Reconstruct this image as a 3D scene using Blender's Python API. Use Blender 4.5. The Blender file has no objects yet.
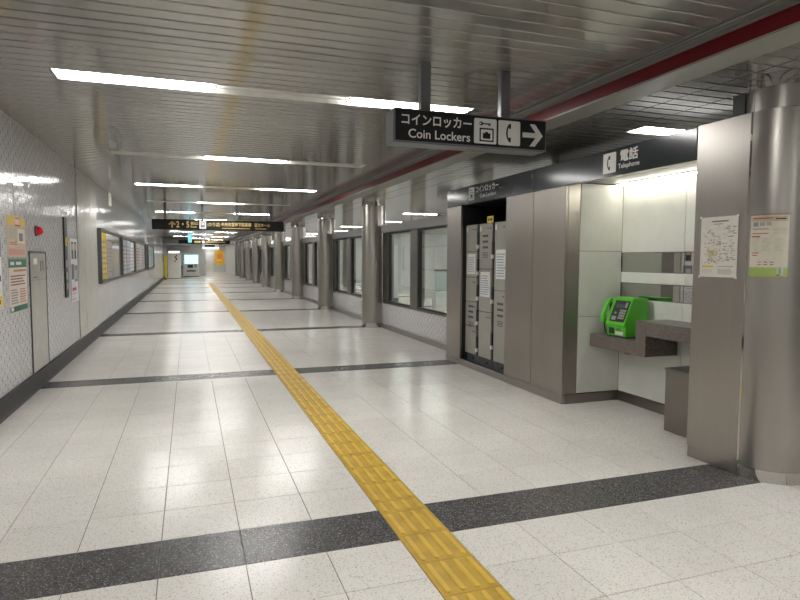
import bpy, bmesh, math, random
from mathutils import Matrix, Vector
random.seed(7)
SC = bpy.context.scene
COL = SC.collection
PI = math.pi

# ------------------------------------------------------------------ camera
YAW, PITCH, ROLL, FPX, CAM_H = .33715, .068446, .0040964, 601.58, 1.5
fwd = Vector((math.sin(YAW)*math.cos(PITCH), math.cos(YAW)*math.cos(PITCH), -math.sin(PITCH)))
rgt = Vector((math.cos(YAW), -math.sin(YAW), 0))
upv = rgt.cross(fwd)
cr, sr = math.cos(ROLL), math.sin(ROLL)
cam_r, cam_u = cr*rgt + sr*upv, -sr*rgt + cr*upv
cd = bpy.data.cameras.new('camera')
cam = bpy.data.objects.new('camera', cd); COL.objects.link(cam)
cam.matrix_world = Matrix(((cam_r.x, cam_u.x, -fwd.x, 0), (cam_r.y, cam_u.y, -fwd.y, 0),
                           (cam_r.z, cam_u.z, -fwd.z, CAM_H), (0, 0, 0, 1)))
cd.sensor_width = 36; cd.lens = FPX*36/800; cd.clip_end = 300; cd.clip_start = .05
SC.camera = cam
# ------------------------------------------------------------------ world, exposure
w = bpy.data.worlds.new('world'); SC.world = w; w.use_nodes = True
w.node_tree.nodes['Background'].inputs[0].default_value = (.6, .6, .58, 1)
w.node_tree.nodes['Background'].inputs[1].default_value = .05
vs = SC.view_settings
vs.view_transform = 'Standard'; vs.look = 'None'; vs.gamma = 1; vs.use_curve_mapping = False
vs.exposure = 0.2
SC.cycles.use_denoising = True
SC.cycles.max_bounces = 8; SC.cycles.diffuse_bounces = 5; SC.cycles.glossy_bounces = 4
SC.cycles.transparent_max_bounces = 12; SC.cycles.transmission_bounces = 4
SC.cycles.sample_clamp_indirect = 4.0; SC.cycles.caustics_reflective = False; SC.cycles.caustics_refractive = False
LAMP = 35.0          # radiance of the lit fluorescent panels

# ------------------------------------------------------------------ materials
def nm(name):
    m = bpy.data.materials.new(name); m.use_nodes = True
    return m, m.node_tree.nodes, m.node_tree.links, m.node_tree.nodes['Principled BSDF']
def setp(b, col, rough, metal=0, spec=.5):
    b.inputs['Base Color'].default_value = (*col, 1); b.inputs['Roughness'].default_value = rough
    b.inputs['Metallic'].default_value = metal; b.inputs['Specular IOR Level'].default_value = spec
def pos(N, L, scale):
    g = N.new('ShaderNodeNewGeometry'); mp = N.new('ShaderNodeMapping'); mp.vector_type = 'POINT'
    mp.inputs['Scale'].default_value = scale; L.new(g.outputs['Position'], mp.inputs['Vector'])
    return mp.outputs['Vector']
def ramp(N, L, src, stops):
    r = N.new('ShaderNodeValToRGB'); e = r.color_ramp.elements
    while len(e) < len(stops): e.new(.5)
    for i, (p, c) in enumerate(stops): e[i].position = p; e[i].color = (*c, 1) if len(c) == 3 else c
    L.new(src, r.inputs[0]); return r.outputs[0]
def plain(name, col, rough=.5, metal=0, spec=.5, var=.06, scale=(6, 6, 6)):
    m, N, L, b = nm(name); setp(b, col, rough, metal, spec)
    n = N.new('ShaderNodeTexNoise'); n.inputs['Scale'].default_value = 1; n.inputs['Detail'].default_value = 4
    L.new(pos(N, L, scale), n.inputs['Vector'])
    lo = tuple(max(0, c*(1-var)) for c in col); hi = tuple(min(1, c*(1+var)) for c in col)
    L.new(ramp(N, L, n.outputs['Fac'], [(.3, lo), (.7, hi)]), b.inputs['Base Color'])
    return m
def emis(name, col, strength):
    m, N, L, b = nm(name); setp(b, (.8, .8, .8), .5)
    b.inputs['Emission Color'].default_value = (*col, 1); b.inputs['Emission Strength'].default_value = strength
    return m
def steel(name, col, rough, streak=(170, 170, .7), var=.055):
    m, N, L, b = nm(name); setp(b, col, rough, 1)
    n = N.new('ShaderNodeTexNoise'); n.inputs['Scale'].default_value = 1; n.inputs['Detail'].default_value = 5
    L.new(pos(N, L, streak), n.inputs['Vector'])
    n2 = N.new('ShaderNodeTexNoise'); n2.inputs['Scale'].default_value = 1; n2.inputs['Detail'].default_value = 3
    L.new(pos(N, L, (2.3, 2.3, 1.4)), n2.inputs['Vector'])
    mx = N.new('ShaderNodeMix'); mx.data_type = 'FLOAT'; mx.inputs[0].default_value = .5
    L.new(n.outputs['Fac'], mx.inputs[2]); L.new(n2.outputs['Fac'], mx.inputs[3])
    L.new(ramp(N, L, mx.outputs[0], [(.3, tuple(c*(1-var) for c in col)), (.7, tuple(c*(1+var) for c in col))]), b.inputs['Base Color'])
    mr = N.new('ShaderNodeMapRange'); mr.inputs[1].default_value = .3; mr.inputs[2].default_value = .7
    mr.inputs[3].default_value = rough*.92; mr.inputs[4].default_value = rough*1.1
    L.new(mx.outputs[0], mr.inputs[0]); L.new(mr.outputs[0], b.inputs['Roughness'])
    return m
def terrazzo(name, base, chips, rough, amount, scale=150):
    m, N, L, b = nm(name); setp(b, base, rough)
    v = N.new('ShaderNodeTexVoronoi'); v.inputs['Scale'].default_value = 1
    L.new(pos(N, L, (scale,)*3), v.inputs['Vector'])
    sep = N.new('ShaderNodeSeparateColor'); L.new(v.outputs['Color'], sep.inputs[0])
    c = ramp(N, L, sep.outputs[0], [(0, chips[0]), (amount*.5, chips[1]), (amount, base), (1-amount*.6, base), (1-amount*.3, chips[2])])
    N.active = None
    for nd in N:
        if nd.type == 'VALTORGB': nd.color_ramp.interpolation = 'CONSTANT'
    oi = N.new('ShaderNodeObjectInfo'); g = N.new('ShaderNodeNewGeometry')
    ad = N.new('ShaderNodeMath'); ad.operation = 'ADD'; L.new(oi.outputs['Random'], ad.inputs[0]); L.new(g.outputs['Random Per Island'], ad.inputs[1])
    mr = N.new('ShaderNodeMapRange'); mr.inputs[1].default_value = 0; mr.inputs[2].default_value = 2; mr.inputs[3].default_value = .93; mr.inputs[4].default_value = 1.05
    L.new(ad.outputs[0], mr.inputs[0])
    n = N.new('ShaderNodeTexNoise'); n.inputs['Scale'].default_value = 1; L.new(pos(N, L, (1.7, 1.7, 1.7)), n.inputs['Vector'])
    mr2 = N.new('ShaderNodeMapRange'); mr2.inputs[1].default_value = .3; mr2.inputs[2].default_value = .7; mr2.inputs[3].default_value = .95; mr2.inputs[4].default_value = 1.03
    L.new(n.outputs['Fac'], mr2.inputs[0])
    mu = N.new('ShaderNodeMath'); mu.operation = 'MULTIPLY'; L.new(mr.outputs[0], mu.inputs[0]); L.new(mr2.outputs[0], mu.inputs[1])
    vm = N.new('ShaderNodeVectorMath'); vm.operation = 'SCALE'; L.new(c, vm.inputs[0]); L.new(mu.outputs[0], vm.inputs['Scale'])
    L.new(vm.outputs[0], b.inputs['Base Color'])
    return m
def brick_tile(name, col, joint, rough, bw=.17, bh=.056):
    # glazed relief wall tiles in (y, z): dark short slots at the tile ends, faint courses
    m, N, L, b = nm(name); setp(b, col, rough)
    g = N.new('ShaderNodeNewGeometry'); s = N.new('ShaderNodeSeparateXYZ'); L.new(g.outputs['Position'], s.inputs[0])
    cb = N.new('ShaderNodeCombineXYZ'); L.new(s.outputs['Y'], cb.inputs[0]); L.new(s.outputs['Z'], cb.inputs[1])
    br = N.new('ShaderNodeTexBrick'); br.offset = .5; br.inputs['Scale'].default_value = 1
    br.inputs['Brick Width'].default_value = bw; br.inputs['Row Height'].default_value = bh
    br.inputs['Mortar Size'].default_value = .006; br.inputs['Mortar Smooth'].default_value = .4
    br.inputs['Color1'].default_value = (*col, 1); br.inputs['Color2'].default_value = (*[c*.93 for c in col], 1)
    br.inputs['Mortar'].default_value = (*[c*.86 for c in col], 1)
    L.new(cb.outputs[0], br.inputs['Vector'])
    # slots: brick texture with wide rows kept only in the middle of each course
    b2 = N.new('ShaderNodeTexBrick'); b2.offset = .5; b2.inputs['Scale'].default_value = 1
    b2.inputs['Brick Width'].default_value = bw; b2.inputs['Row Height'].default_value = bh
    b2.inputs['Mortar Size'].default_value = .011; b2.inputs['Mortar Smooth'].default_value = .1
    L.new(cb.outputs[0], b2.inputs['Vector'])
    fr = N.new('ShaderNodeMath'); fr.operation = 'DIVIDE'; L.new(s.outputs['Z'], fr.inputs[0]); fr.inputs[1].default_value = bh
    f2 = N.new('ShaderNodeMath'); f2.operation = 'FRACT'; L.new(fr.outputs[0], f2.inputs[0])
    f3 = N.new('ShaderNodeMath'); f3.operation = 'SUBTRACT'; L.new(f2.outputs[0], f3.inputs[0]); f3.inputs[1].default_value = .5
    f4 = N.new('ShaderNodeMath'); f4.operation = 'ABSOLUTE'; L.new(f3.outputs[0], f4.inputs[0])
    f5 = N.new('ShaderNodeMath'); f5.operation = 'LESS_THAN'; L.new(f4.outputs[0], f5.inputs[0]); f5.inputs[1].default_value = .2
    f6 = N.new('ShaderNodeMath'); f6.operation = 'MULTIPLY'; L.new(f5.outputs[0], f6.inputs[0]); L.new(b2.outputs['Fac'], f6.inputs[1])
    mx = N.new('ShaderNodeMix'); mx.data_type = 'RGBA'; L.new(f6.outputs[0], mx.inputs[0]); L.new(br.outputs['Color'], mx.inputs[6])
    mx.inputs[7].default_value = (*joint, 1); L.new(mx.outputs[2], b.inputs['Base Color'])
    n = N.new('ShaderNodeTexNoise'); n.inputs['Scale'].default_value = 1; n.inputs['Detail'].default_value = 2
    L.new(pos(N, L, (9, 9, 16)), n.inputs['Vector'])
    h1 = N.new('ShaderNodeMath'); h1.operation = 'MULTIPLY_ADD'; L.new(n.outputs['Fac'], h1.inputs[0]); h1.inputs[1].default_value = 1.6
    h2 = N.new('ShaderNodeMath'); h2.operation = 'MULTIPLY'; L.new(br.outputs['Fac'], h2.inputs[0]); h2.inputs[1].default_value = -1.0
    h3 = N.new('ShaderNodeMath'); h3.operation = 'MULTIPLY_ADD'; L.new(f6.outputs[0], h3.inputs[0]); h3.inputs[1].default_value = -1.5
    L.new(h2.outputs[0], h3.inputs[2]); L.new(h3.outputs[0], h1.inputs[2])
    bp = N.new('ShaderNodeBump'); bp.inputs['Strength'].default_value = .5; bp.inputs['Distance'].default_value = .005
    L.new(h1.outputs[0], bp.inputs['Height']); L.new(bp.outputs[0], b.inputs['Normal'])
    return m
def glassy(name, tint, refl_rough=.02, ior=1.5):
    m = bpy.data.materials.new(name); m.use_nodes = True; N = m.node_tree.nodes; L = m.node_tree.links
    N.remove(N['Principled BSDF']); o = N['Material Output']
    t = N.new('ShaderNodeBsdfTransparent'); t.inputs[0].default_value = (*tint, 1)
    g = N.new('ShaderNodeBsdfGlossy'); g.inputs['Roughness'].default_value = refl_rough
    f = N.new('ShaderNodeFresnel'); f.inputs[0].default_value = ior
    gm = N.new('ShaderNodeNewGeometry'); ir = N.new('ShaderNodeMapRange'); ir.inputs[3].default_value = ior; ir.inputs[4].default_value = 1/ior
    L.new(gm.outputs['Backfacing'], ir.inputs[0]); L.new(ir.outputs[0], f.inputs[0])     # both faces of a pane reflect alike
    mx = N.new('ShaderNodeMixShader'); L.new(f.outputs[0], mx.inputs[0]); L.new(t.outputs[0], mx.inputs[1]); L.new(g.outputs[0], mx.inputs[2])
    L.new(mx.outputs[0], o.inputs['Surface'])
    return m

M = {}
M['tile'] = terrazzo('terrazzo_white', (.80, .775, .725), [(.48, .42, .35), (.64, .60, .53), (.84, .83, .79)], .20, .12, 210)
M['dark_tile'] = terrazzo('terrazzo_dark', (.085, .083, .085), [(.03, .03, .03), (.05, .05, .05), (.26, .25, .24)], .27, .3, 190)
M['grout'] = plain('grout', (.13, .125, .115), .85)
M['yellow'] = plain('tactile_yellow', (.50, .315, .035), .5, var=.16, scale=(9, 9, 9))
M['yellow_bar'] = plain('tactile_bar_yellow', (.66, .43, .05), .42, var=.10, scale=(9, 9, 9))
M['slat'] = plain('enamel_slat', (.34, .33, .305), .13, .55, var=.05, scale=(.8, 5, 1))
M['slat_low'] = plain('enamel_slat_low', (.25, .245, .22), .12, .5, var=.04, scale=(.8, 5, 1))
M['void'] = plain('dark_void', (.03, .03, .03), .8)
M['walltile'] = brick_tile('relief_tile', (.64, .635, .645), (.25, .23, .24), .10)
M['wallplain'] = plain('plain_wall_panel', (.50, .485, .44), .22, var=.05)
M['skirt'] = plain('skirting_stone', (.03, .03, .032), .5, 0, .3, var=.25, scale=(14, 14, 14))
M['black'] = plain('black_paint', (.012, .012, .013), .45)
M['steel'] = steel('brushed_steel', (.385, .36, .33), .30)
M['steel_b'] = steel('brushed_steel_column', (.40, .38, .35), .30, (3, 3, .5), .05)
M['steel_dark'] = steel('dark_steel_frame', (.20, .19, .18), .35)
M['chrome'] = steel('polished_steel', (.62, .60, .57), .06, var=.04)
M['mirror'] = steel('mirror_strip', (.55, .55, .53), .02, var=.02)
M['header'] = plain('window_header', (.23, .225, .22), .4)
M['fascia'] = plain('fascia_slate', (.028, .034, .040), .13)
M['signblack'] = plain('sign_black', (.006, .006, .007), .5, spec=.3)
M['signgrey'] = plain('sign_grey_frame', (.13, .135, .145), .35)
M['white'] = plain('white_enamel', (.78, .77, .73), .3)
M['print_white'] = plain('print_white', (.74, .73, .70), .5)
M['print_gold'] = plain('print_gold', (.62, .46, .16), .5)
M['booth'] = plain('white_booth_panel', (.82, .83, .77), .22, var=.03)
M['red'] = plain('red_strip', (.115, .002, .006), .4, spec=.3)
M['pale'] = plain('pale_soffit', (.27, .265, .235), .35)
M['mould'] = plain('moulding_grey', (.15, .147, .14), .4)
M['granite'] = terrazzo('brown_granite', (.17, .14, .12), [(.06, .05, .045), (.11, .09, .08), (.30, .26, .23)], .32, .5, 260)
M['boxsteel'] = steel('brown_steel_box', (.25, .225, .205), .38)
M['lockgrey'] = plain('locker_grey', (.32, .31, .275), .35, var=.03)
M['lockdark'] = plain('locker_dark', (.07, .075, .08), .4)
M['green'] = plain('phone_green', (.10, .50, .035), .3, var=.05)
M['phoneblack'] = plain('phone_black', (.02, .02, .022), .35)
M['key'] = plain('phone_key', (.35, .36, .36), .4)
M['lamp_on'] = emis('fluorescent_lit', (1, .985, .955), LAMP)
M['lamp_off'] = plain('fluorescent_unlit', (.86, .85, .81), .35)
M['lamp_booth'] = emis('booth_strip_lit', (1, .96, .84), 17)
M['glass'] = glassy('window_glass', (.90, .94, .92))
M['adglass'] = plain('ad_panel_grey', (.30, .30, .29), .12)
M['farwall'] = plain('far_wall', (.62, .62, .60), .4)
M['exitgreen'] = emis('exit_sign_lit', (.12, .75, .80), .9)
M['signlit'] = emis('white_sign_lit', (.9, .95, 1), 1.6)
M['vendlit'] = emis('vending_window_lit', (.45, .80, .95), 1.5)
M['orange'] = plain('orange_print', (.85, .36, .02), .5)
M['alarm'] = plain('red_lamp', (.75, .01, .03), .25)
_pc = {}
def ink(col):
    k = tuple(round(c, 3) for c in col)
    if k not in _pc: _pc[k] = plain('print_ink', k, .5, var=.05, scale=(40, 40, 40))
    return _pc[k]

# ------------------------------------------------------------------ mesh helpers
class Fr:                                           # a plane to draw on: u right, v up, n towards the viewer
    def __init__(s, o, X, Y): s.o, s.X, s.Y = Vector(o), Vector(X), Vector(Y); s.N = s.X.cross(s.Y)
    def p(s, u, v, n=0): return tuple(s.o + s.X*u + s.Y*v + s.N*n)
def F_right(x, y, z): return Fr((x, y, z), (0, -1, 0), (0, 0, 1))      # faces the corridor from the right (-x)
def F_left(x, y, z): return Fr((x, y, z), (0, 1, 0), (0, 0, 1))        # faces the corridor from the left (+x)
def F_cam(x, y, z): return Fr((x, y, z), (1, 0, 0), (0, 0, 1))         # faces the viewer (-y)
class MB:
    def __init__(s): s.v, s.f, s.m = [], [], []
    def add(s, vs_, fs_, mi=0):
        b = len(s.v); s.v += [tuple(p) for p in vs_]; s.f += [tuple(b+i for i in f) for f in fs_]; s.m += [mi]*len(fs_); return s
    def box(s, x0, x1, y0, y1, z0, z1, mi=0):
        return s.add([(x0,y0,z0),(x1,y0,z0),(x1,y1,z0),(x0,y1,z0),(x0,y0,z1),(x1,y0,z1),(x1,y1,z1),(x0,y1,z1)],
                     [(0,3,2,1),(4,5,6,7),(0,1,5,4),(1,2,6,5),(2,3,7,6),(3,0,4,7)], mi)
    def poly(s, fr, pts, n0, n1, mi=0):             # extruded outline, pts counter-clockwise in (u, v)
        k = len(pts)
        if sum(pts[i][0]*pts[(i+1)%k][1]-pts[(i+1)%k][0]*pts[i][1] for i in range(k)) < 0: pts = pts[::-1]
        vs_ = [fr.p(u, v, n0) for u, v in pts] + [fr.p(u, v, n1) for u, v in pts]
        return s.add(vs_, [tuple(range(k))[::-1], tuple(range(k, 2*k))] + [(i, (i+1) % k, k+(i+1) % k, k+i) for i in range(k)], mi)
    def rect(s, fr, u0, v0, u1, v1, n0=0, n1=.002, mi=0): return s.poly(fr, [(u0,v0),(u1,v0),(u1,v1),(u0,v1)], n0, n1, mi)
    def rrect(s, fr, u0, v0, u1, v1, r, n0=0, n1=.002, mi=0):
        pts = []
        for cx, cy, a in ((u1-r, v1-r, 0), (u0+r, v1-r, 90), (u0+r, v0+r, 180), (u1-r, v0+r, 270)):
            for k in range(5): t = math.radians(a+k*22.5); pts.append((cx+r*math.cos(t), cy+r*math.sin(t)))
        return s.poly(fr, pts, n0, n1, mi)
    def cyl(s, cx, cy, r, z0, z1, seg=32, mi=0):
        vs_ = []
        for z in (z0, z1): vs_ += [(cx+r*math.cos(2*PI*i/seg), cy+r*math.sin(2*PI*i/seg), z) for i in range(seg)]
        return s.add(vs_, [tuple(range(seg))[::-1], tuple(range(seg, 2*seg))] + [(i, (i+1) % seg, seg+(i+1) % seg, seg+i) for i in range(seg)], mi)
    def disc(s, fr, u, v, r, n0, n1, seg=16, mi=0):
        return s.poly(fr, [(u+r*math.cos(2*PI*i/seg), v+r*math.sin(2*PI*i/seg)) for i in range(seg)], n0, n1, mi)
def obj(name, mb, mats, parent=None, bevel=0, smooth=False, seg=1):
    if not isinstance(mats, (list, tuple)): mats = [mats]
    me = bpy.data.meshes.new(name); off = Vector((0, 0, 0)); q = parent
    while q: off += q.location; q = q.parent
    me.from_pydata([tuple(Vector(p)-off) for p in mb.v], [], mb.f)
    for m in mats: me.materials.append(m)
    me.polygons.foreach_set('material_index', mb.m)
    if bevel:
        bm = bmesh.new(); bm.from_mesh(me)
        bmesh.ops.bevel(bm, geom=list(bm.edges), offset=bevel, segments=seg, affect='EDGES', clamp_overlap=True)
        bm.to_mesh(me); bm.free()
    if smooth:
        me.polygons.foreach_set('use_smooth', [True]*len(me.polygons)); me.set_sharp_from_angle(angle=math.radians(35))
    o = bpy.data.objects.new(name, me); COL.objects.link(o); o.parent = parent
    if name in ('print', 'instruction_print', 'lettering', 'keypad', 'marks', 'coin_slot', 'squiggle_mark'): o['kind'] = 'stuff'
    return o
def inst(src, parent, loc, rz=0):
    c = src.copy(); COL.objects.link(c); c.parent = parent; c.location = loc; c.rotation_euler = (0, 0, rz); return c
def tag(o, label, cat, group=None):
    o['label'] = label; o['category'] = cat
    if group: o['group'] = group
    return o
def thing(name, label, cat, loc, group=None):
    e = bpy.data.objects.new(name, None); COL.objects.link(e); e.location = loc; e.empty_display_size = .1
    return tag(e, label, cat, group)
def struct(name, mb, mats, **k):
    o = obj(name, mb, mats, **k); o['kind'] = 'structure'; return o
def sempty(name, loc=(0, 0, 0)):
    e = bpy.data.objects.new(name, None); COL.objects.link(e); e.location = loc; e['kind'] = 'structure'; return e
def stuff(o): o['kind'] = 'stuff'; return o
def text(mb, fr, body, u, v, h, w=None, bold=.012, n=.002, mi=0, space=1.0):
    # lettering h tall, optionally squeezed to w, its lower left corner at (u, v)
    cu = bpy.data.curves.new('lettering', 'FONT'); cu.body = body; cu.offset = bold; cu.space_character = space; cu.resolution_u = 3
    o = bpy.data.objects.new('lettering', cu); COL.objects.link(o)
    dg = bpy.context.evaluated_depsgraph_get(); me = bpy.data.meshes.new_from_object(o.evaluated_get(dg))
    xs = [p.co.x for p in me.vertices]; ys = [p.co.y for p in me.vertices]
    x0, x1, y0, y1 = min(xs), max(xs), min(ys), max(ys)
    sy = h/(y1-y0); sx = w/(x1-x0) if w else sy
    mb.add([fr.p(u+(p.co.x-x0)*sx, v+(p.co.y-y0)*sy, n) for p in me.vertices], [tuple(p.vertices) for p in me.polygons], mi)
    bpy.data.objects.remove(o); bpy.data.curves.remove(cu); bpy.data.meshes.remove(me)
def proj(x, y, z):
    d = Vector((x, y, z-CAM_H)); zz = d.dot(fwd)
    return None if zz < .1 else (400+FPX*d.dot(cam_r)/zz, 300-FPX*d.dot(cam_u)/zz)

# ------------------------------------------------------------------ dimensions of the place
XL, XR = -1.64, 3.62            # left wall face, locker front
ZC, ZL = 2.88, 2.72             # main and lower ceiling
T = .4015; PER = 12*T           # floor tile, spacing of the dark bands and of the columns
YB0 = 2.945                     # near edge of the first dark band
XY0, XY1 = 1.04, 1.332          # tactile strip
Y0, Y1 = -7.0, 67.0             # ends of the corridor
XW = 3.98                       # window wall
XFAR = 8.6                      # wall of the hall behind the windows
CX = 3.83                       # columns
COLY = [YB0+.115+PER*k for k in range(0, 13)]

# ------------------------------------------------------------------ floor
floor = struct('floor', MB().box(-2.2, XFAR+.3, Y0-.3, Y1+.3, -.15, -.004), M['grout'])
def tile_mesh(name, wx, wy, mat, top=0.0):
    g, c = .002, .002
    a, b_ = wx/2-g, wy/2-g; vs_ = []
    for z, s_ in ((-.012, 0), (top-c*.6, 0), (top, c)): vs_ += [(-a+s_, -b_+s_, z), (a-s_, -b_+s_, z), (a-s_, b_-s_, z), (-a+s_, b_-s_, z)]
    mb = MB().add(vs_, [(8,9,10,11)] + [(r*4+i, r*4+(i+1) % 4, r*4+4+(i+1) % 4, r*4+4+i) for r in (0, 1) for i in range(4)])
    o = obj(name, mb, mat); return o
xs_left = [XY0-T*k for k in range(0, 8)]; xs_left = [x for x in xs_left if x > XL+.1] + [XL-.02]
edges = sorted(xs_left) + [XY1+T*k for k in range(0, 22)]
cells = [(a, b_) for a, b_ in zip(edges[:-1], edges[1:]) if not (a > XY0-.01 and b_ < XY1+.01)]
cand, dark = [], []
k0 = int((Y0-YB0)//PER)-1
for k in range(k0, 16):
    yb = YB0+k*PER
    for j in range(12):
        y = yb+j*T
        if y < Y0 or y > Y1: continue
        for a, b_ in cells: (dark if j == 0 else cand).append((a, b_, y, y+T))
def vis(c):
    x, y = (c[0]+c[1])/2, (c[2]+c[3])/2
    p = proj(x, y, 0)
    if y < .5 or p is None or not (-30 < p[0] < 830 and 250 < p[1] < 640): return None
    if x > XR and y > 8.3: return None
    if x > 4.4 or (x > XR+.05 and y > 5.3): return None
    return math.hypot(x, y)
def lay(cands, name, mat, limit):
    seen = sorted([(vis(c), c) for c in cands if vis(c) is not None])[:limit]
    chosen = set(c for _, c in seen); protos = {}
    for _, c in seen:
        key = (round(c[1]-c[0], 3), round(c[3]-c[2], 3)); loc = ((c[0]+c[1])/2, (c[2]+c[3])/2, 0)
        if key not in protos:
            o = tile_mesh(name, key[0], key[1], mat); o.parent = floor; o.location = loc; protos[key] = o
        else: inst(protos[key], floor, loc)
    mb = MB()
    for c in cands:
        if c in chosen: continue
        g = .0018
        mb.box(c[0]+g, c[1]-g, c[2]+g, c[3]-g, -.012, 0)
    stuff(obj('distant_'+name+'s', mb, mat, floor))
lay(cand, 'floor_tile', M['tile'], 295)
lay(dark, 'dark_floor_tile', M['dark_tile'], 120)
# yellow tactile paving: bars along the corridor, one cut tile just beyond the first dark band
def tactile(L_):
    W = XY1-XY0; g = .0018; mb = MB().box(-W/2+g, W/2-g, -L_/2+g, L_/2-g, -.012, .0015)
    for i in range(4):
        cx = (i-1.5)*.0725; hl = L_/2-.016
        for a in (0,):
            pts = []; r = .0175
            for sgn, st in ((1, 0), (-1, 180)):
                for q in range(5):
                    t = math.radians(st+q*45); pts.append((cx+r*math.cos(t), sgn*(hl-r)+r*math.sin(t)))
            k = len(pts); top = [(cx+(px-cx)*.7, py*.98, .0095) for px, py in pts]
            mb.add([(px, py, .0015) for px, py in pts]+top, [tuple(range(k, 2*k))]+[(i2, (i2+1) % k, k+(i2+1) % k, k+i2) for i2 in range(k)], 1)
    return mb
TP = .3045; ys = []; y = 3.28
while y > Y0+.4: ys.append((y-TP, y)); y -= TP
ys.append((3.28, 3.45)); y = 3.45
while y < 38: ys.append((y, y+TP)); y += TP
full = None
for a, b_ in ys:
    loc = ((XY0+XY1)/2, (a+b_)/2, 0)
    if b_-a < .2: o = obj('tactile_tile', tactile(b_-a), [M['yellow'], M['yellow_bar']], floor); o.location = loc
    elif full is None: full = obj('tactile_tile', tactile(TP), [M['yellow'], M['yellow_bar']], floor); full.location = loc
    else: inst(full, floor, loc)

q = MB(); y = ys[-1][1]                       # plain tiles carry on where the tactile strip ends
while y < Y1: q.box(XY0+.002, XY1-.002, y+.002, min(y+T, Y1)-.002, -.012, 0); y += T
stuff(obj('distant_filler_tiles', q, M['tile'], floor))

# ------------------------------------------------------------------ main ceiling
PIT = 3.58/26; FY = 5.09                      # slat pitch; y of the near edge of the first visible lamp row
LX0, LX1 = -.93, 2.50
ceil = struct('ceiling', MB().box(XL-.3, 3.02, Y0-.3, Y1+.3, ZC+.10, ZC+.2).box(XL-.3, XL, Y0-.3, Y1+.3, ZC+.03, ZC+.1), M['void'])
def slat_mb(x0, x1, y, z, wdt=PIT-.015):
    # shallow pan with folded edges, open side up
    e = .012; h = .02
    return [(x0, y, z+h), (x0, y, z+.004), (x0, y+.004, z), (x0, y+wdt-.004, z), (x0, y+wdt, z+.004), (x0, y+wdt, z+h),
            (x1, y, z+h), (x1, y, z+.004), (x1, y+.004, z), (x1, y+wdt-.004, z), (x1, y+wdt, z+.004), (x1, y+wdt, z+h)], \
           [(i, i+1, i+7, i+6) for i in range(5)] + [(0, 5, 4, 3, 2, 1), (6, 7, 8, 9, 10, 11)]
def slats(parent, xa, xb, z, ya, yb, near, mat, name, slots=None, slot_k=0):
    # slats of one strip: single parts near the viewer, the rest joined
    rest = MB(); proto = {}
    k = math.floor((ya-FY)/PIT)
    while FY+k*PIT < yb:
        y = FY+k*PIT; spans = [(xa, xb)]
        if slots and (k-slot_k) % 26 in (0, 1): spans = slots(y) if callable(slots) else slots
        for a, b_ in spans:
            if y > .8 and y < near:
                key = (a, b_)
                if key not in proto:
                    o = obj(name, MB().add(*slat_mb(a, b_, 0, 0)), mat, parent); o.location = (0, y+.006, z); proto[key] = o
                else: inst(proto[key], parent, (0, y+.006, z))
            else: rest.add(*slat_mb(a, b_, y+.006, z))
        k += 1
    stuff(obj('distant_'+name+'s', rest, mat, parent))
slats(ceil, XL, 2.93, ZC, Y0, Y1, 22, M['slat'], 'ceiling_slat', [(XL, LX0-.01), (LX1+.01, 2.93)])

# lamp rows across the corridor: three tube bays, alternately lit
def lamp_row(x0, x1, y, z, pattern, label, cat, group, bays=3):
    t = thing('ceiling_light', label, cat, (x0, y, z), group)
    W = 2*PIT-.004
    h = MB().box(x0, x1, y, y+W, z+.055, z+.06)                     # tray
    h.box(x0, x1, y, y+.008, z-.004, z+.055).box(x0, x1, y+W-.008, y+W, z-.004, z+.055)
    h.box(x0, x0+.008, y+.008, y+W-.008, z-.004, z+.055).box(x1-.008, x1, y+.008, y+W-.008, z-.004, z+.055)
    obj('housing', h, M['lamp_off'], t)
    bl = (x1-x0-.016)/bays
    for i in range(bays):
        a, b_ = x0+.008+i*bl, x0+.008+(i+1)*bl
        if pattern[i]: obj('diffuser', MB().box(a+.02, b_-.02, y+.012, y+W-.012, z+.002, z+.05), M['lamp_on'], t)
        else:
            for yy in (y+.085, y+W-.085):
                fx = Fr((a+.022, yy, z+.028), (0, 1, 0), (0, 0, 1))
                obj('unlit_tube', MB().disc(fx, 0, 0, .0145, 0, b_-a-.044, 10), M['lamp_off'], t, smooth=True)
        for xx in (a, b_-.02):
            for yy in (y+.06, y+W-.11): obj('tube_socket', MB().box(xx, xx+.02, yy, yy+.05, z+.004, z+.054), M['white'], t)
    return t
ords = ['nearest', 'second', 'third', 'fourth', 'fifth', 'sixth', 'seventh', 'eighth', 'ninth', 'tenth', 'eleventh', 'twelfth', 'thirteenth', 'fourteenth', 'fifteenth', 'sixteenth', 'seventeenth', 'eighteenth']
for r in range(-3, 18):
    y = FY+r*3.58
    pat = (1, 0, 1) if r % 2 == 0 else (0, 1, 0)
    st = 'lit at both ends, dark in the middle' if r % 2 == 0 else 'lit only in the middle'
    lab = f'fluorescent ceiling light {st}, {ords[r]} row' if r >= 0 else f'fluorescent ceiling light {st}, {ords[-1-r]} row behind the viewer'
    lx = (LX0, LX1)
    if y > 53: lx, pat, st = (1.45, LX1), (1, 1, 1), 'beside the end wall'; lab = f'short fluorescent ceiling light added to brighten the end wall, {ords[r]} row'  # short all-lit rows added at the far end to brighten the end wall
    lamp_row(*lx, y, ZC, pat, lab, 'ceiling light', 'lamp rows across the corridor ceiling')

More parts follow.
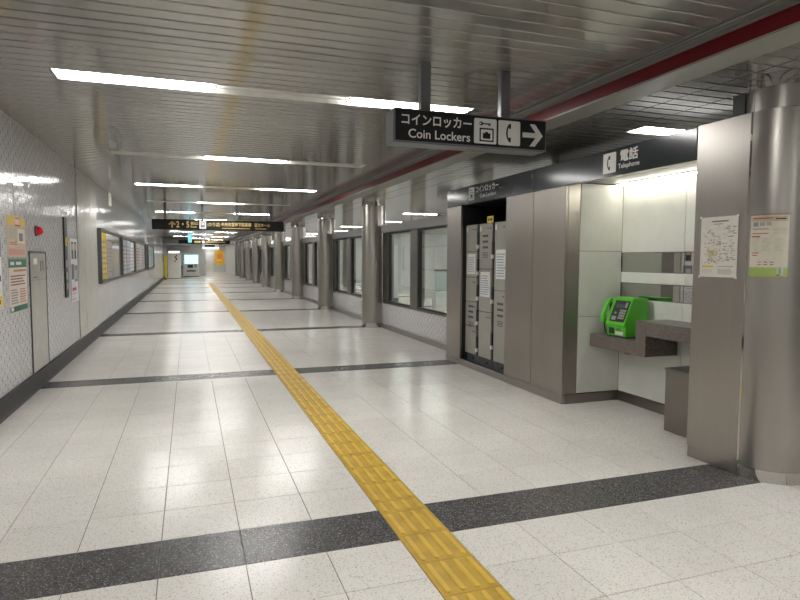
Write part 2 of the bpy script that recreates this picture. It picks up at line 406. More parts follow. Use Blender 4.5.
# ------------------------------------------------------------------ cornice with the red line, lower ceiling
tr = sempty('trim_1')
P = F_cam(0, Y0, 0)
LEN = -(Y1-Y0)
obj('moulding', MB().poly(P, [(2.93, 2.98), (2.93, 2.878), (2.955, 2.872), (2.955, 2.852), (2.975, 2.846), (2.975, 2.832), (3.0, 2.826), (3.05, 2.826), (3.05, 2.98)], 0, LEN), M['mould'], tr)
obj('moulding_bead', MB().poly(P, [(2.945, 2.866), (2.954, 2.866), (2.954, 2.858), (2.945, 2.858)], 0, LEN), M['pale'], tr)
obj('red_band', MB().poly(P, [(3.0, 2.824), (3.03, 2.824), (3.03, 2.732), (2.997, 2.732)], 0, LEN), M['red'], tr)
obj('soffit', MB().poly(P, [(2.995, 2.73), (2.995, 2.718), (3.245, 2.718), (3.245, 2.76), (3.05, 2.76)], 0, LEN), M['pale'], tr)
ceil2 = struct('ceiling_lower', MB().box(3.05, XFAR+.3, Y0-.3, Y1+.3, ZL+.10, ZL+.2), M['void'])
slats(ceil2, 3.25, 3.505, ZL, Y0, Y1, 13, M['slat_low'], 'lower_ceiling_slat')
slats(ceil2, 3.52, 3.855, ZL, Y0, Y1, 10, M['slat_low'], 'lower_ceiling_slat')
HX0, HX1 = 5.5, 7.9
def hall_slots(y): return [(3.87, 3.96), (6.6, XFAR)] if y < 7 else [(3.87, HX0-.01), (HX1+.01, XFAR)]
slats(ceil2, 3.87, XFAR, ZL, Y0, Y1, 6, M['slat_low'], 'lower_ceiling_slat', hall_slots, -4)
for r in range(-1, 16):
    y = FY-4*PIT+r*3.58
    lab = ('fluorescent ceiling light seen over the dark fascia beside the telephone booth' if r == 0 else
           f'fluorescent ceiling light in the hall behind the windows, {ords[r-1]} row' if r > 0 else 'fluorescent ceiling light of the side hall beyond the right picture edge')
    lamp_row(*((3.97, 6.58) if r < 1 else (HX0, HX1)), y, ZL, (1, 1, 1), lab, 'ceiling light', 'lamp rows of the hall behind the windows')

# ------------------------------------------------------------------ left wall
wl = struct('wall_left', MB().box(XL-.3, XL-.02, Y0-.3, Y1+.3, -.1, ZC+.1), M['black'])
joints = [Y0, -4.8, -3.7, -2.6, -1.5, -.4, .7, 1.75, 2.8, 3.85, 4.9, 5.95, 7.0, 8.09, 9.3, 10.55]
def wpanel(y0, y1, mat, z0=.215, z1=ZC+.02, x1=XL, name='wall_panel'):
    return obj(name, MB().box(x1-.02, x1, y0+.006, y1-.006, z0, z1), mat, wl, bevel=.0025)
for a, b_ in zip(joints[:-1], joints[1:]):
    if a == 7.0:                                     # opening of the hydrant cabinet stays solid behind it
        wpanel(a, b_, M['walltile'])
    else: wpanel(a, b_, M['walltile'])
for a, b_ in ((10.55, 11.2), (11.2, 11.85), (11.85, 12.62)): wpanel(a, b_, M['wallplain'], x1=XL+.012)
y = 12.62
while y < Y1: wpanel(y, min(y+2.1, Y1), M['walltile']); y += 2.1
bb = struct('baseboard_left', MB().box(XL-.02, XL+.028, Y0, Y1, .05, .205), M['skirt'], bevel=.004)
obj('recess', MB().box(XL-.02, XL+.012, Y0, Y1, 0, .05), M['black'], bb)  # shade in the set-back foot of the skirting, painted black
obj('top_strip', MB().box(XL-.02, XL+.03, Y0, Y1, .205, .214), M['black'], bb)

# posters ------------------------------------------------------------------------------------------------
def lines(u0, v0, u1, v1, n, col, fill=.45, rag=.25):
    out = []; st = (v1-v0)/n
    for i in range(n): out.append((u0, v0+i*st, u0+(u1-u0)*(1-random.random()*rag), v0+i*st+st*fill, col))
    return out
def poster(name, label, cat, fr, W, H, paper, blocks, group=None, frame=None, clips=None, thick=.003):
    t = thing(name, label, cat, fr.p(0, 0, 0), group)
    obj('sheet', MB().rect(fr, 0, 0, W, H, 0, thick), ink(paper), t)
    cols = []; mb = MB()
    for i, (a, b_, c, d, col) in enumerate(blocks):
        if col not in cols: cols.append(col)
        n = thick+.0006+.00025*(i % 5)
        mb.add([fr.p(a*W, b_*H, n), fr.p(c*W, b_*H, n), fr.p(c*W, d*H, n), fr.p(a*W, d*H, n)], [(0, 1, 2, 3)], cols.index(col))
    obj('print', mb, [ink(c) for c in cols], t)
    if frame:
        f = MB(); w_ = frame[0]
        f.rect(fr, -w_, -w_, W+w_, 0, 0, .012).rect(fr, -w_, H, W+w_, H+w_, 0, .012).rect(fr, -w_, 0, 0, H, 0, .012).rect(fr, W, 0, W+w_, H, 0, .012)
        obj('frame', f, frame[1], t)
    if clips:
        for (u, v) in clips: obj('corner_clip', MB().rect(fr, u*W-.008, v*H-.008, u*W+.008, v*H+.008, thick+.002, thick+.005), M['white'], t)
    return t
Yl, Kd, Gy, Wt, Gn, Rd, Bl, Sk, Bg = (.78, .56, .02), (.02, .02, .02), (.25, .25, .25), (.75, .74, .72), (.02, .14, .07), (.6, .02, .03), (.08, .2, .5), (.55, .36, .24), (.60, .48, .34)
poster('wall_poster', 'yellow and white poster cut by the left edge of the picture', 'poster', F_left(XL+.001, 5.85, 1.05), .62, .94, (.74, .74, .74),
       [(0, .86, 1, 1, Yl), (.05, .89, .75, .96, Kd), (.0, .8, 1, .86, Yl), (0, .48, 1, .79, (.16, .13, .14)), (.3, .5, .62, .75, Sk), (.7, .52, .95, .72, (.4, .4, .42)), (0, 0, 1, .1, Yl), (.1, .02, .9, .06, Kd), (.08, .26, .5, .31, Kd), (.55, .24, .95, .3, Kd)]
       + lines(.08, .13, .9, .24, 4, Gy) + lines(.08, .34, .9, .45, 4, Bl))
poster('wall_poster', 'colourful festival poster beside the steel hydrant cabinet, upper of two', 'poster', F_left(XL+.001, 6.70, 1.50), .68, .41, Bg,
       [(.05, .05, .95, .2, (.62, .3, .25)), (.0, .78, 1, 1, (.75, .55, .12)), (.42, .76, .7, .96, (.5, .08, .06)), (.42, .8, .68, .94, (.85, .6, .5)), (.1, .45, .5, .7, (.5, .48, .36)), (.55, .35, .95, .7, (.78, .70, .62)), (.62, .4, .85, .6, (.2, .17, .2)), (.08, .22, .4, .42, (.72, .5, .4))]
       + lines(.1, .3, .5, .42, 3, (.3, .1, .08)))
poster('wall_poster', 'notice with dark green head and foot under the festival poster', 'poster', F_left(XL+.001, 6.70, .96), .68, .52, (.76, .66, .58),
       [(0, .84, 1, 1, Gn), (.1, .89, .3, .95, Wt), (.4, .89, .7, .95, Wt), (0, 0, 1, .1, Gn), (.06, .02, .2, .09, Wt), (.25, .76, .95, .8, (.5, .2, .1))]
       + lines(.08, .5, .92, .72, 4, (.25, .1, .08)) + lines(.08, .15, .5, .45, 6, Gy) + lines(.56, .15, .92, .45, 6, (.5, .2, .12)))
# steel hydrant cabinet door set in the wall
hy = thing('hydrant_cabinet', 'tall beige steel cabinet door set in the tiled wall under the red lamp', 'cabinet', (XL, 7.9, .215))
fr = F_left(XL, 7.50, .218)
obj('frame', MB().rect(fr, 0, 0, .02, 1.35, -.003, .012).rect(fr, .78, 0, .8, 1.35, -.003, .012).rect(fr, .02, 1.33, .78, 1.35, -.003, .012), M['lockdark'], hy)
dr = obj('door', MB().rect(fr, .022, .0, .778, 1.02, 0, .008), M['wallplain'], hy, bevel=.002)
obj('upper_door', MB().rect(fr, .022, 1.024, .778, 1.328, 0, .008), M['wallplain'], hy, bevel=.002)
obj('label_plate', MB().rect(fr, .16, 1.2, .34, 1.27, .008, .011), M['white'], hy)
obj('slot', MB().rect(fr, .5, 1.12, .54, 1.24, .008, .01), M['lockdark'], hy)
obj('slot', MB().rect(fr, .62, 1.12, .66, 1.24, .008, .01), M['lockdark'], hy)
obj('latch', MB().rect(fr, .18, 1.05, .36, 1.065, .008, .012), M['lockdark'], hy)
# red alarm lamp
al = thing('alarm_lamp', 'round red alarm lamp on the tiled wall above the steel cabinet', 'alarm lamp', (XL, 7.86, 1.8))
fr = F_left(XL, 7.86, 1.8)
obj('base', MB().disc(fr, 0, 0, .062, 0, .02, 20), M['lockdark'], al)
dm = MB()
for i in range(5):
    a0, a1 = i*18, (i+1)*18
    v0 = [fr.p(.05*math.cos(math.radians(a0))*math.cos(2*PI*k/16), .05*math.cos(math.radians(a0))*math.sin(2*PI*k/16), .02+.06*math.sin(math.radians(a0))) for k in range(16)]
    v1 = [fr.p(.05*math.cos(math.radians(a1))*math.cos(2*PI*k/16), .05*math.cos(math.radians(a1))*math.sin(2*PI*k/16), .02+.06*math.sin(math.radians(a1))) for k in range(16)]
    dm.add(v0+v1, [(k, (k+1) % 16, 16+(k+1) % 16, 16+k) for k in range(16)])
obj('dome', dm, M['alarm'], al, smooth=True)
# slim vertical sign and portrait poster
vs_t = thing('vertical_nameplate', 'slim dark vertical nameplate with small yellow mark on the tiled wall', 'sign', (XL, 9.45, .94))
fr = F_left(XL+.001, 9.44, .94)
obj('plate', MB().rect(fr, 0, 0, .2, 1.12, 0, .02), M['black'], vs_t, bevel=.003)
obj('marks', MB().rect(fr, .06, .72, .14, .84, .02, .0215, 1).rect(fr, .06, .1, .14, .2, .02, .0215).rect(fr, .06, .25, .14, .35, .02, .0215).rect(fr, .06, .42, .14, .52, .02, .0215), [ink((.4, .4, .4)), ink(Yl)], vs_t)
poster('wall_poster', 'white poster with dark figures beside the slim vertical nameplate', 'poster', F_left(XL+.001, 9.95, .83), .56, .95, (.72, .72, .74),
       [(.12, .68, .4, .95, Kd), (.55, .68, .85, .95, Kd), (.16, .82, .36, .92, Sk), (.6, .82, .8, .92, Sk), (.05, .36, .42, .6, (.12, .12, .15)), (.48, .32, .95, .58, (.2, .2, .24)), (.55, .36, .8, .5, (.5, .5, .55)), (0, 0, 1, .28, (.72, .66, .68)), (.1, .18, .7, .23, (.5, .05, .15))]
       + lines(.1, .04, .9, .16, 4, Gy))
# framed advertising panels
def adbox(y0, y1, label, pieces, print_cols):
    t = thing('advert_showcase', label, 'showcase', (XL, y0, 1.0), 'framed advertising panels on the left wall')
    fr = F_left(XL+.001, y0, 1.0); W, H = y1-y0, 1.06
    f = MB().rect(fr, 0, 0, .09, H, 0, .07).rect(fr, W-.09, 0, W, H, 0, .07).rect(fr, .09, 0, W-.09, .05, 0, .07).rect(fr, .09, H-.05, W-.09, H, 0, .07)
    obj('frame', f, M['lockdark'], t)
    obj('pane', MB().rect(fr, .09, .05, W-.09, H-.05, 0, .03), M['adglass'], t)
    for (a, b_, c, d), col, bl in zip(pieces, print_cols, range(9)):
        s_ = obj('advert_sheet', MB().rect(fr, a*W, b_*H, c*W, d*H, .031, .034), ink(col), t)
        q = MB(); 
        for (u0, v0, u1, v1, cc) in lines(a*W+.06, b_*H+.08, c*W-.06, d*H-.1, 7, 0): q.rect(fr, u0, v0, u1, v1, .0345, .0352)
        obj('print', q, ink((.35, .28, .3)), s_)
adbox(12.75, 16.7, 'framed advert panel with a yellow poster at its near end', [(.03, .06, .28, .94), (.30, .1, .5, .8)], [(.70, .52, .03), (.42, .40, .38)])
adbox(16.75, 20.65, 'framed advert panel with white and blue sheets, second from the near end', [(.06, .08, .3, .92), (.34, .08, .62, .92), (.66, .1, .92, .9)], [(.66, .66, .66), (.45, .5, .62), (.6, .6, .58)])
adbox(20.7, 25.6, 'framed advert panel with a pinkish sheet, third from the near end', [(.08, .1, .5, .92), (.55, .1, .9, .9)], [(.58, .50, .47), (.5, .5, .5)])
adbox(27.0, 31.5, 'framed advert panel with pale sheets, farthest on the left wall', [(.08, .1, .45, .92), (.5, .1, .9, .9)], [(.62, .66, .68), (.3, .55, .58)])
# small sign hanging at the left edge of the ceiling
hs = thing('ceiling_tag_sign', 'small white sign plate hung edge-on from the ceiling by the left wall', 'sign', (-1.42, 12.9, 2.5))
obj('plate', MB().box(-1.43, -1.41, 12.8, 13.1, 2.5, 2.74), M['white'], hs, bevel=.003)
obj('rod', MB().cyl(-1.42, 12.95, .008, 2.74, ZC-.001, 10), M['steel'], hs)

# ------------------------------------------------------------------ hanging signs
def phone_icon(mb, fr, u, v, s, n=.002, mi=0):
    # handset: crescent on the left, two pads on the right; s = pictogram height
    pts = []
    for k in range(11):
        t = math.radians(125+k*11); pts.append((u+s*(.62+.52*math.cos(t)*.62), v+s*(.5+.5*math.sin(t))))
    for k in range(11):
        t = math.radians(235-k*11); pts.append((u+s*(.62+.36*math.cos(t)*.62), v+s*(.5+.46*math.sin(t))))
    k = 11
    mb.add([fr.p(a, b_, n) for a, b_ in pts], [(i, i+1, 2*k-2-i, 2*k-1-i) for i in range(k-1)], mi)
    mb.rect(fr, u+s*.46, v+s*.72, u+s*.58, v+s*.96, n-.001, n, mi); mb.rect(fr, u+s*.46, v+s*.04, u+s*.58, v+s*.28, n-.001, n, mi)
def locker_icon(mb, fr, u, v, s, n=.002, mi=0, mw=1):
    # key above a square compartment with a case inside
    mb.disc(fr, u+.2*s, v+.86*s, .1*s, n-.001, n, 12, mi); mb.rect(fr, u+.28*s, v+.83*s, u+.72*s, v+.89*s, n-.001, n, mi)
    mb.rect(fr, u+.6*s, v+.76*s, u+.66*s, v+.84*s, n-.001, n, mi); mb.disc(fr, u+.17*s, v+.86*s, .045*s, n, n+.0005, 10, mw)
    a, b_, c, d, t = .12*s, .02*s, .88*s, .66*s, .07*s
    for q in ((a, b_, c, b_+t), (a, d-t, c, d), (a, b_+t, a+t, d-t), (c-t, b_+t, c, d-t)): mb.rect(fr, u+q[0], v+q[1], u+q[2], v+q[3], n-.001, n, mi)
    mb.rect(fr, u+.3*s, v+.16*s, u+.7*s, v+.42*s, n-.001, n, mi); mb.rect(fr, u+.42*s, v+.42*s, u+.58*s, v+.48*s, n-.001, n, mi)
# near sign
sy0, sx0, sx1, sz0, sz1 = 3.955, 1.338, 2.545, 2.302, 2.535
sg = thing('hanging_sign', 'black hanging sign reading Coin Lockers with white arrow pointing right', 'sign', (1.94, sy0, sz0))
obj('casing', MB().box(sx0, sx1, sy0+.006, sy0+.19, sz0, sz1), M['signgrey'], sg, bevel=.008, seg=2)
fr = F_cam(sx0, sy0+.006, sz0); W, H = sx1-sx0, sz1-sz0
obj('face', MB().rect(fr, .012, .012, W-.012, H-.012, 0, .004), M['signblack'], sg)
q = MB(); text(q, fr, 'コインロッカー', .055, .118, .078, .53, .018, .0055); text(q, fr, 'Coin Lockers', .105, .032, .062, .47, .012, .0055)
obj('lettering', q, M['print_white'], sg)
q = MB().rrect(fr, .605, .028, .785, .205, .012, .004, .0055, 1); locker_icon(q, fr, .63, .04, .15, .0065, 0, 1)
obj('locker_pictogram', q, [M['signblack'], M['print_white']], sg)
q = MB().rrect(fr, .80, .028, .98, .205, .012, .004, .0055, 1); phone_icon(q, fr, .82, .046, .142, .0065)
obj('telephone_pictogram', q, [M['signblack'], M['print_white']], sg)
q = MB().rect(fr, 1.0, .096, 1.13, .132, .004, .0055)
q.poly(fr, [(1.06, .195), (1.105, .195), (1.172, .114), (1.105, .033), (1.06, .033), (1.122, .114)][:3]+[(1.125, .114)], .004, .0056)
q.poly(fr, [(1.125, .114), (1.172, .114), (1.105, .033), (1.06, .033)], .004, .0056)
obj('arrow', q, M['print_white'], sg)
for px in (1.60, 2.235): obj('hanger_post', MB().box(px-.038, px+.038, sy0+.07, sy0+.13, sz1, ZC-.001), M['signgrey'], sg, bevel=.004)
# far exit sign across the corridor
def long_sign(y, x0, x1, z0, z1, label, posts, rich):
    t = thing('hanging_sign', label, 'sign', ((x0+x1)/2, y, z0))
    obj('casing', MB().box(x0, x1, y+.006, y+.16, z0, z1), M['signblack'], t, bevel=.006)
    fr = F_cam(x0, y+.006, z0); W = x1-x0; H = z1-z0; q = MB()
    def L_(b_, u, v, h, wd, mi=0): text(q, fr, b_, u*W, v*H, h*H, wd*W, .02, .003, mi)
    if rich:
        q.poly(fr, [(.125*W, .5*H), (.165*W, .5*H), (.145*W, .82*H)], 0, .003)
        q.poly(fr, [(.118*W, .5*H), (.145*W, .85*H), (.172*W, .5*H), (.16*W, .45*H), (.145*W, .68*H), (.13*W, .45*H)], 0, .003)
        q.rect(fr, .14*W, .18*H, .15*W, .7*H, 0, .003)
        L_('2・5', .175, .2, .62, .095); L_('番出口', .28, .48, .32, .055); L_('Exit', .28, .2, .2, .045)
        q.rrect(fr, .345*W, .12*H, .395*W, .88*H, .01, 0, .003, 1); q.rect(fr, .355*W, .25*H, .385*W, .75*H, .003, .0035, 2); q.rect(fr, .36*W, .5*H, .38*W, .68*H, .0035, .004, 1)
        L_('(のりば)', .405, .3, .46, .095); L_('中央市営地下駐車場', .51, .38, .42, .23); q.rect(fr, .515*W, .18*H, .73*W, .24*H, 0, .003)
        L_('芸文ホール', .765, .38, .4, .125); q.rect(fr, .77*W, .18*H, .86*W, .24*H, 0, .003)
    else:
        q.rect(fr, .3*W, .25*H, .42*W, .7*H, 0, .003); q.rrect(fr, .45*W, .15*H, .5*W, .85*H, .01, 0, .003, 1); q.rect(fr, .52*W, .35*H, .9*W, .65*H, 0, .003)
    obj('lettering', q, [M['print_gold'], M['print_white'], ink((.2, .2, .35))], t)
    for px in posts: obj('hanger_post', MB().box(px-.03, px+.03, y+.05, y+.11, z1, ZC-.001), M['signgrey'], t)
long_sign(16.75, -.88, 2.48, 2.235, 2.50, 'long black exit sign with gold lettering 2 5 across the corridor', (-.56, .35, 1.24, 2.13), True)
long_sign(37.5, -.55, 2.35, 2.33, 2.56, 'long black sign with gold marks farther along the corridor', (-.2, .9, 2.0), False)
ex = thing('exit_sign', 'small glowing green exit sign hung below the long black sign', 'exit sign', (.05, 26.0, 2.15))
obj('casing', MB().box(-.02, .13, 26.0, 26.12, 2.12, 2.5), M['white'], ex, bevel=.006)
obj('lit_face', MB().box(-.01, .12, 25.994, 25.999, 2.13, 2.49), M['exitgreen'], ex)
obj('hanger_post', MB().box(.05, .09, 26.04, 26.08, 2.5, ZC-.001), M['signgrey'], ex)
ws = thing('lit_sign', 'white lit sign with black panel near the far end wall', 'sign', (1.7, 46, 2.15))
obj('casing', MB().box(.95, 2.1, 46, 46.15, 2.15, 2.5), M['white'], ws, bevel=.006)
obj('lit_face', MB().box(.97, 2.08, 45.99, 45.998, 2.17, 2.27), M['signlit'], ws)
obj('panel', MB().box(1.1, 1.8, 45.985, 45.998, 2.3, 2.45), M['signblack'], ws)
obj('hanger_post', MB().box(1.5, 1.56, 46.04, 46.1, 2.5, ZC-.001), M['signgrey'], ws)

# ------------------------------------------------------------------ locker block on the right
YF0, YF1 = 8.23, 5.25          # far and near end of the block front
ZH0, ZH1 = 2.245, 2.49
wr = sempty('wall_right')
core = MB().box(XR+.03, 4.9, 7.76, YF0, 0, ZH1)               # mass around the locker recess
core.box(4.30, 4.9, 6.46, 7.76, 0, ZH1).box(XR+.03, 4.9, YF1+.03, 6.46, 0, ZH1)
core.box(XR+.03, 4.30, 6.46, 7.76, ZH0+.03, ZH1)
obj('core', core, M['void'], wr)
def panel(y0, y1, z0, z1): return obj('steel_panel', MB().box(XR, XR+.03, y0+.004, y1-.004, z0, z1), M['steel'], wr, bevel=.002)
panel(7.745, YF0, .085, ZH0); panel(5.86, 6.475, .085, ZH0); panel(YF1, 5.86, .085, ZH0)
obj('skirting', MB().box(XR-.006, XR+.03, YF1-.006, YF0, 0, .083), M['steel'], wr, bevel=.002)
obj('steel_panel', MB().box(XR+.031, XR+.175, YF1, YF1+.03, .085, ZH0+.03), M['steel'], wr, bevel=.002)
obj('recess_lining', MB().box(XR+.031, 4.29, 7.745, 7.758, .0, ZH0).box(XR+.031, 4.29, 6.462, 6.475, .0, ZH0).box(XR+.031, 4.29, 6.475, 7.745, ZH0, ZH0+.02).box(4.28, 4.29, 6.475, 7.745, 0, ZH0), M['black'], wr)
obj('steel_panel', MB().box(XR+.031, 4.9, YF0, YF0+.02, .0, ZH1), M['steel'], wr)
# booth: white panels, mirrors, soffit
BX = 4.32; BY = YF1
def bp(mb, mat='booth', name='white_panel'): return obj(name, mb, M[mat], wr, bevel=.002)
for z0, z1 in ((.105, .905), (.909, 1.585), (1.589, 2.275)): bp(MB().box(XR+.178, BX, BY-.004, BY+.03, z0, z1))
obj('booth_skirting', MB().box(XR+.03, BX, BY-.008, BY+.03, 0, .10), M['boxsteel'], wr, bevel=.002)
obj('booth_skirting', MB().box(BX-.008, BX+.03, 3.3, BY-.009, 0, .10), M['boxsteel'], wr, bevel=.002)
obj('backing', MB().box(BX+.031, 4.9, 3.13, BY+.029, 0, ZH1), M['void'], wr)
obj('steel_panel', MB().box(4.126, 4.925, 3.10, 3.128, 0, ZH1), M['steel'], wr, bevel=.002)
obj('steel_panel', MB().box(4.901, 4.925, 3.13, 7.29, 0, ZH1), M['steel'], wr, bevel=.002)
for ya, yb in ((4.395, BY-.005), (3.3, 4.39)):
    for z0, z1 in ((.105, 1.095), (1.262, 1.372), (1.575, 2.275)): bp(MB().box(BX, BX+.03, ya, yb, z0, z1))
    for z0, z1 in ((1.099, 1.258), (1.376, 1.571)): bp(MB().box(BX+.006, BX+.03, ya, yb, z0, z1), 'mirror', 'mirror_strip')
obj('booth_soffit', MB().box(XR+.062, BX-.06, 3.3, BY+.028, 2.285, 2.31).box(BX-.059, BX+.03, 3.3, BY+.028, 2.285, 2.31), M['pale'], wr)
obj('block_roof', MB().box(XR+.062, 4.9, 3.56, BY+.028, 2.34, ZH1-.01), M['void'], wr)
# booth lamp
bl = tag(thing('booth_strip_light', 'warm strip light along the back top edge of the telephone booth', 'strip light', (BX-.03, 4.3, 2.283)), 'warm strip light along the back top edge of the telephone booth', 'strip light')
obj('housing', MB().box(BX-.115, BX-.064, 3.35, BY-.02, 2.274, 2.284), M['white'], bl)
obj('diffuser', MB().box(BX-.11, BX-.07, 3.37, BY-.03, 2.262, 2.273), M['lamp_booth'], bl)
# fascia
fa = thing('fascia_sign', 'long dark slate fascia sign over the coin lockers and telephone booth', 'sign', (XR, 5.9, ZH0))
fr = F_right(XR, 8.2, ZH0); FH = ZH1-ZH0
for a, b_ in ((5.887, 8.2), (3.585, 5.881)): obj('fascia_panel', MB().box(XR-.012, XR+.06, a, b_, ZH0+.002, ZH1), M['fascia'], fa, bevel=.003)
obj('seam_strip', MB().box(XR-.0125, XR+.05, 5.881, 5.887, ZH0+.002, ZH1), M['chrome'], fa)
def U(y): return 8.2-y
q = MB().rrect(fr, U(7.475), .045, U(7.315), .215, .012, .012, .014, 1); locker_icon(q, fr, U(7.475)+.012, .06, .136, .015, 0, 1)
obj('locker_pictogram', q, [M['signblack'], M['print_white']], fa)
q = MB(); text(q, fr, 'コインロッカー', U(7.27), .125, .085, .62, .018, .014); text(q, fr, 'Coin Lockers', U(7.15), .055, .05, .44, .012, .014)
obj('lettering', q, M['print_white'], fa)
q = MB().rrect(fr, U(4.665), .035, U(4.49), .215, .012, .012, .014, 1); phone_icon(q, fr, U(4.66)+.01, .055, .14, .015)
obj('telephone_pictogram', q, [M['signblack'], M['print_white']], fa)
q = MB(); text(q, fr, '電話', U(4.435), .115, .105, .225, .025, .014); text(q, fr, 'Telephone', U(4.46), .045, .055, .27, .012, .014)
obj('lettering', q, M['print_white'], fa)

# coin lockers ------------------------------------------------------------------------------------------
LXF = 3.70
def locker(y_far, y_near, doors, label, notices, grids):
    t = thing('coin_locker', label, 'locker', (LXF+.2, (y_far+y_near)/2, 0), 'coin locker columns')
    wdt = y_far-y_near
    obj('body', MB().box(LXF+.02, LXF+.5, y_near, y_far, .175, 1.975), M['black'], t)
    obj('plinth', MB().box(LXF+.03, LXF+.5, y_near, y_far, 0, .175), M['lockdark'], t)
    obj('plinth_knob', MB().disc(F_right(LXF+.03, (y_far+y_near)/2, .12), 0, 0, .016, 0, .012), M['black'], t)
    fr = F_right(LXF+.02, y_far, 0)
    dw = wdt-.07
    for i, (z1, z0) in enumerate(zip(doors[:-1], doors[1:])):
        d = obj('door', MB().rect(fr, .004, z0+.004, dw, z1-.004, 0, .022), M['lockgrey'], t, bevel=.003)
        lz = z0+(z1-z0)*.42
        obj('lock', MB().rect(fr, dw+.008, lz-.06, dw+.056, lz+.10, 0, .028), M['black'], d, bevel=.003)
        obj('key_tag', MB().rrect(fr, dw+.008, lz-.115, dw+.044, lz-.065, .01, .01, .034), M['white'], d)
        obj('coin_slot', MB().rect(fr, dw-.12, z1-.075, dw-.09, z1-.06, .022, .0235).rect(fr, dw-.05, z1-.08, dw-.03, z1-.055, .022, .0235), M['black'], d)
    obj('number_plate', MB().rrect(fr, .02, doors[0]-.10, .055, doors[0]-.03, .005, .022, .025), M['white'], t)
    for z0, z1 in notices:
        n = obj('notice', MB().rect(fr, .05, z0, dw-.035, z1, .0225, .025), M['print_white'], t)
        q = MB()
        for (a, b_, c, d2, _) in lines(.07, z0+.03, dw-.055, z1-.03, 9, 0, .4): q.rect(fr, a, b_, c, d2, .0252, .0258)
        obj('print', q, ink((.25, .32, .45)), n)
    for zt in grids:
        q = MB()
        for r in range(3):
            for c in range(3): q.rect(fr, .10+c*.052, zt-.03-r*.075, .145+c*.052, zt-r*.075, .0222, .0235)
        for r in range(4): q.rect(fr, .10, zt-.24-r*.02, .25, zt-.232-r*.02, .0222, .0235)
        obj('instruction_print', q, ink((.05, .05, .05)), t)
    return t
locker(7.735, 7.33, (1.97, 1.6, 1.25, .91, .57, .18), 'grey coin locker column with five doors, farthest of three', [(1.29, 1.57)], [.86])
locker(7.325, 6.905, (1.97, 1.37, .80, .18), 'grey coin locker column with three doors and a long white notice, middle one', [(1.0, 1.33)], [1.82])
locker(6.90, 6.48, (1.97, 1.10, .18), 'grey coin locker column with two tall doors, nearest the plain steel panels', [(1.25, 1.62)], [.95])
yt = thing('locker_top_tag', 'small yellow tag standing on top of the middle coin locker', 'tag', (LXF+.05, 7.08, 1.975))
fr = F_right(LXF+.035, 7.17, 1.976)
obj('plate', MB().rect(fr, 0, 0, .17, .085, 0, .006), ink((.8, .6, .05)), yt)
q = MB(); q.rect(fr, .03, .025, .06, .06, .006, .007).rect(fr, .07, .025, .1, .06, .006, .007).rect(fr, .11, .025, .14, .06, .006, .007)
obj('print', q, ink(Kd), yt)

# counter in the booth
ct = thing('stone_counter', 'low speckled brown stone counter carrying the green telephone', 'counter', (4.13, 4.9, .605))
ct2 = thing('stone_counter', 'raised speckled brown stone counter stepping up beside the green telephone', 'counter', (4.13, 4.1, .605))
fr = Fr((3.94, 0, 0), (0, -1, 0), (0, 0, 1))
obj('shelf', MB().box(3.94, BX-.002, 4.562, BY-.010, .605, .73), M['granite'], ct, bevel=.002)
obj('wall_bracket', MB().box(4.1, BX-.002, 4.85, 4.90, .56, .604), M['boxsteel'], ct)
obj('riser', MB().box(3.94, BX-.002, 4.43, 4.561, .605, .93), M['granite'], ct2, bevel=.002)
obj('shelf', MB().box(3.94, BX-.002, 3.66, 4.4295, .80, .93), M['granite'], ct2, bevel=.002)
bxo = thing('steel_plinth_box', 'brown steel box standing on the floor under the raised counter', 'box', (4.1, 3.9, 0))
obj('body', MB().box(3.935, BX-.01, 3.66, 4.165, 0, .535), M['boxsteel'], bxo, bevel=.004)
obj('lid', MB().box(3.93, BX-.01, 3.655, 4.17, .536, .556), M['boxsteel'], bxo, bevel=.003)

# green telephone
PY0, PY1, PZ = 5.055, 4.775, .73
ph = thing('public_telephone', 'bright green public telephone with black slanted panel on the stone counter', 'telephone', (4.12, 4.9, PZ))
fy = Fr((0, PY1, 0), (1, 0, 0), (0, 0, 1))
prof = [(4.005, PZ+.012), (4.005, .838), (3.985, .850), (3.985, .868), (4.082, 1.105), (4.098, 1.122), (4.26, 1.122), (4.27, 1.11), (4.27, PZ+.012)]
obj('body', MB().poly(fy, prof, 0, -(PY0-PY1)), M['green'], ph, bevel=.005, seg=2)
obj('foot', MB().box(4.02, 4.26, PY1+.015, PY0-.015, PZ, PZ+.014), M['phoneblack'], ph)
sl = Vector((4.082-3.985, 0, 1.105-.868)).normalized()
fp = Fr((3.985, PY0, .868), (0, -1, 0), sl)           # slanted front panel
SLW, SLH = PY0-PY1, .256
obj('front_panel', MB().rrect(fp, .05, .018, SLW-.018, SLH-.014, .012, -.002, .004), M['phoneblack'], ph)
q = MB()
for r in range(4):
    for c in range(3): q.rect(fp, .165+c*.03, .05+r*.026, .188+c*.03, .069+r*.026, .004, .0085)
obj('keypad', q, M['key'], ph)
obj('display', MB().rect(fp, .085, .165, .20, .205, .004, .0055), ink((.07, .09, .08)), ph)
obj('instruction_print', MB().rect(fp, .07, .035, .135, .075, .004, .005).rect(fp, .09, .10, .12, .12, .004, .005).rect(fp, .21, .17, .24, .225, .004, .005), M['key'], ph)
fl_ = F_right(4.004, PY0, PZ)
obj('card_slot', MB().rect(fl_, .04, .03, .115, .09, 0, .003), M['phoneblack'], ph)
obj('label_plate', MB().rect(fl_, .135, .025, .245, .06, 0, .0025), M['print_white'], ph)
obj('coin_return', MB().rect(fl_, .15, .068, .21, .095, 0, .0025), ink((.12, .25, .05)), ph)
obj('side_latch', MB().disc(F_cam(4.2, PY1, .80), 0, 0, .011, 0, .004), M['phoneblack'], ph)
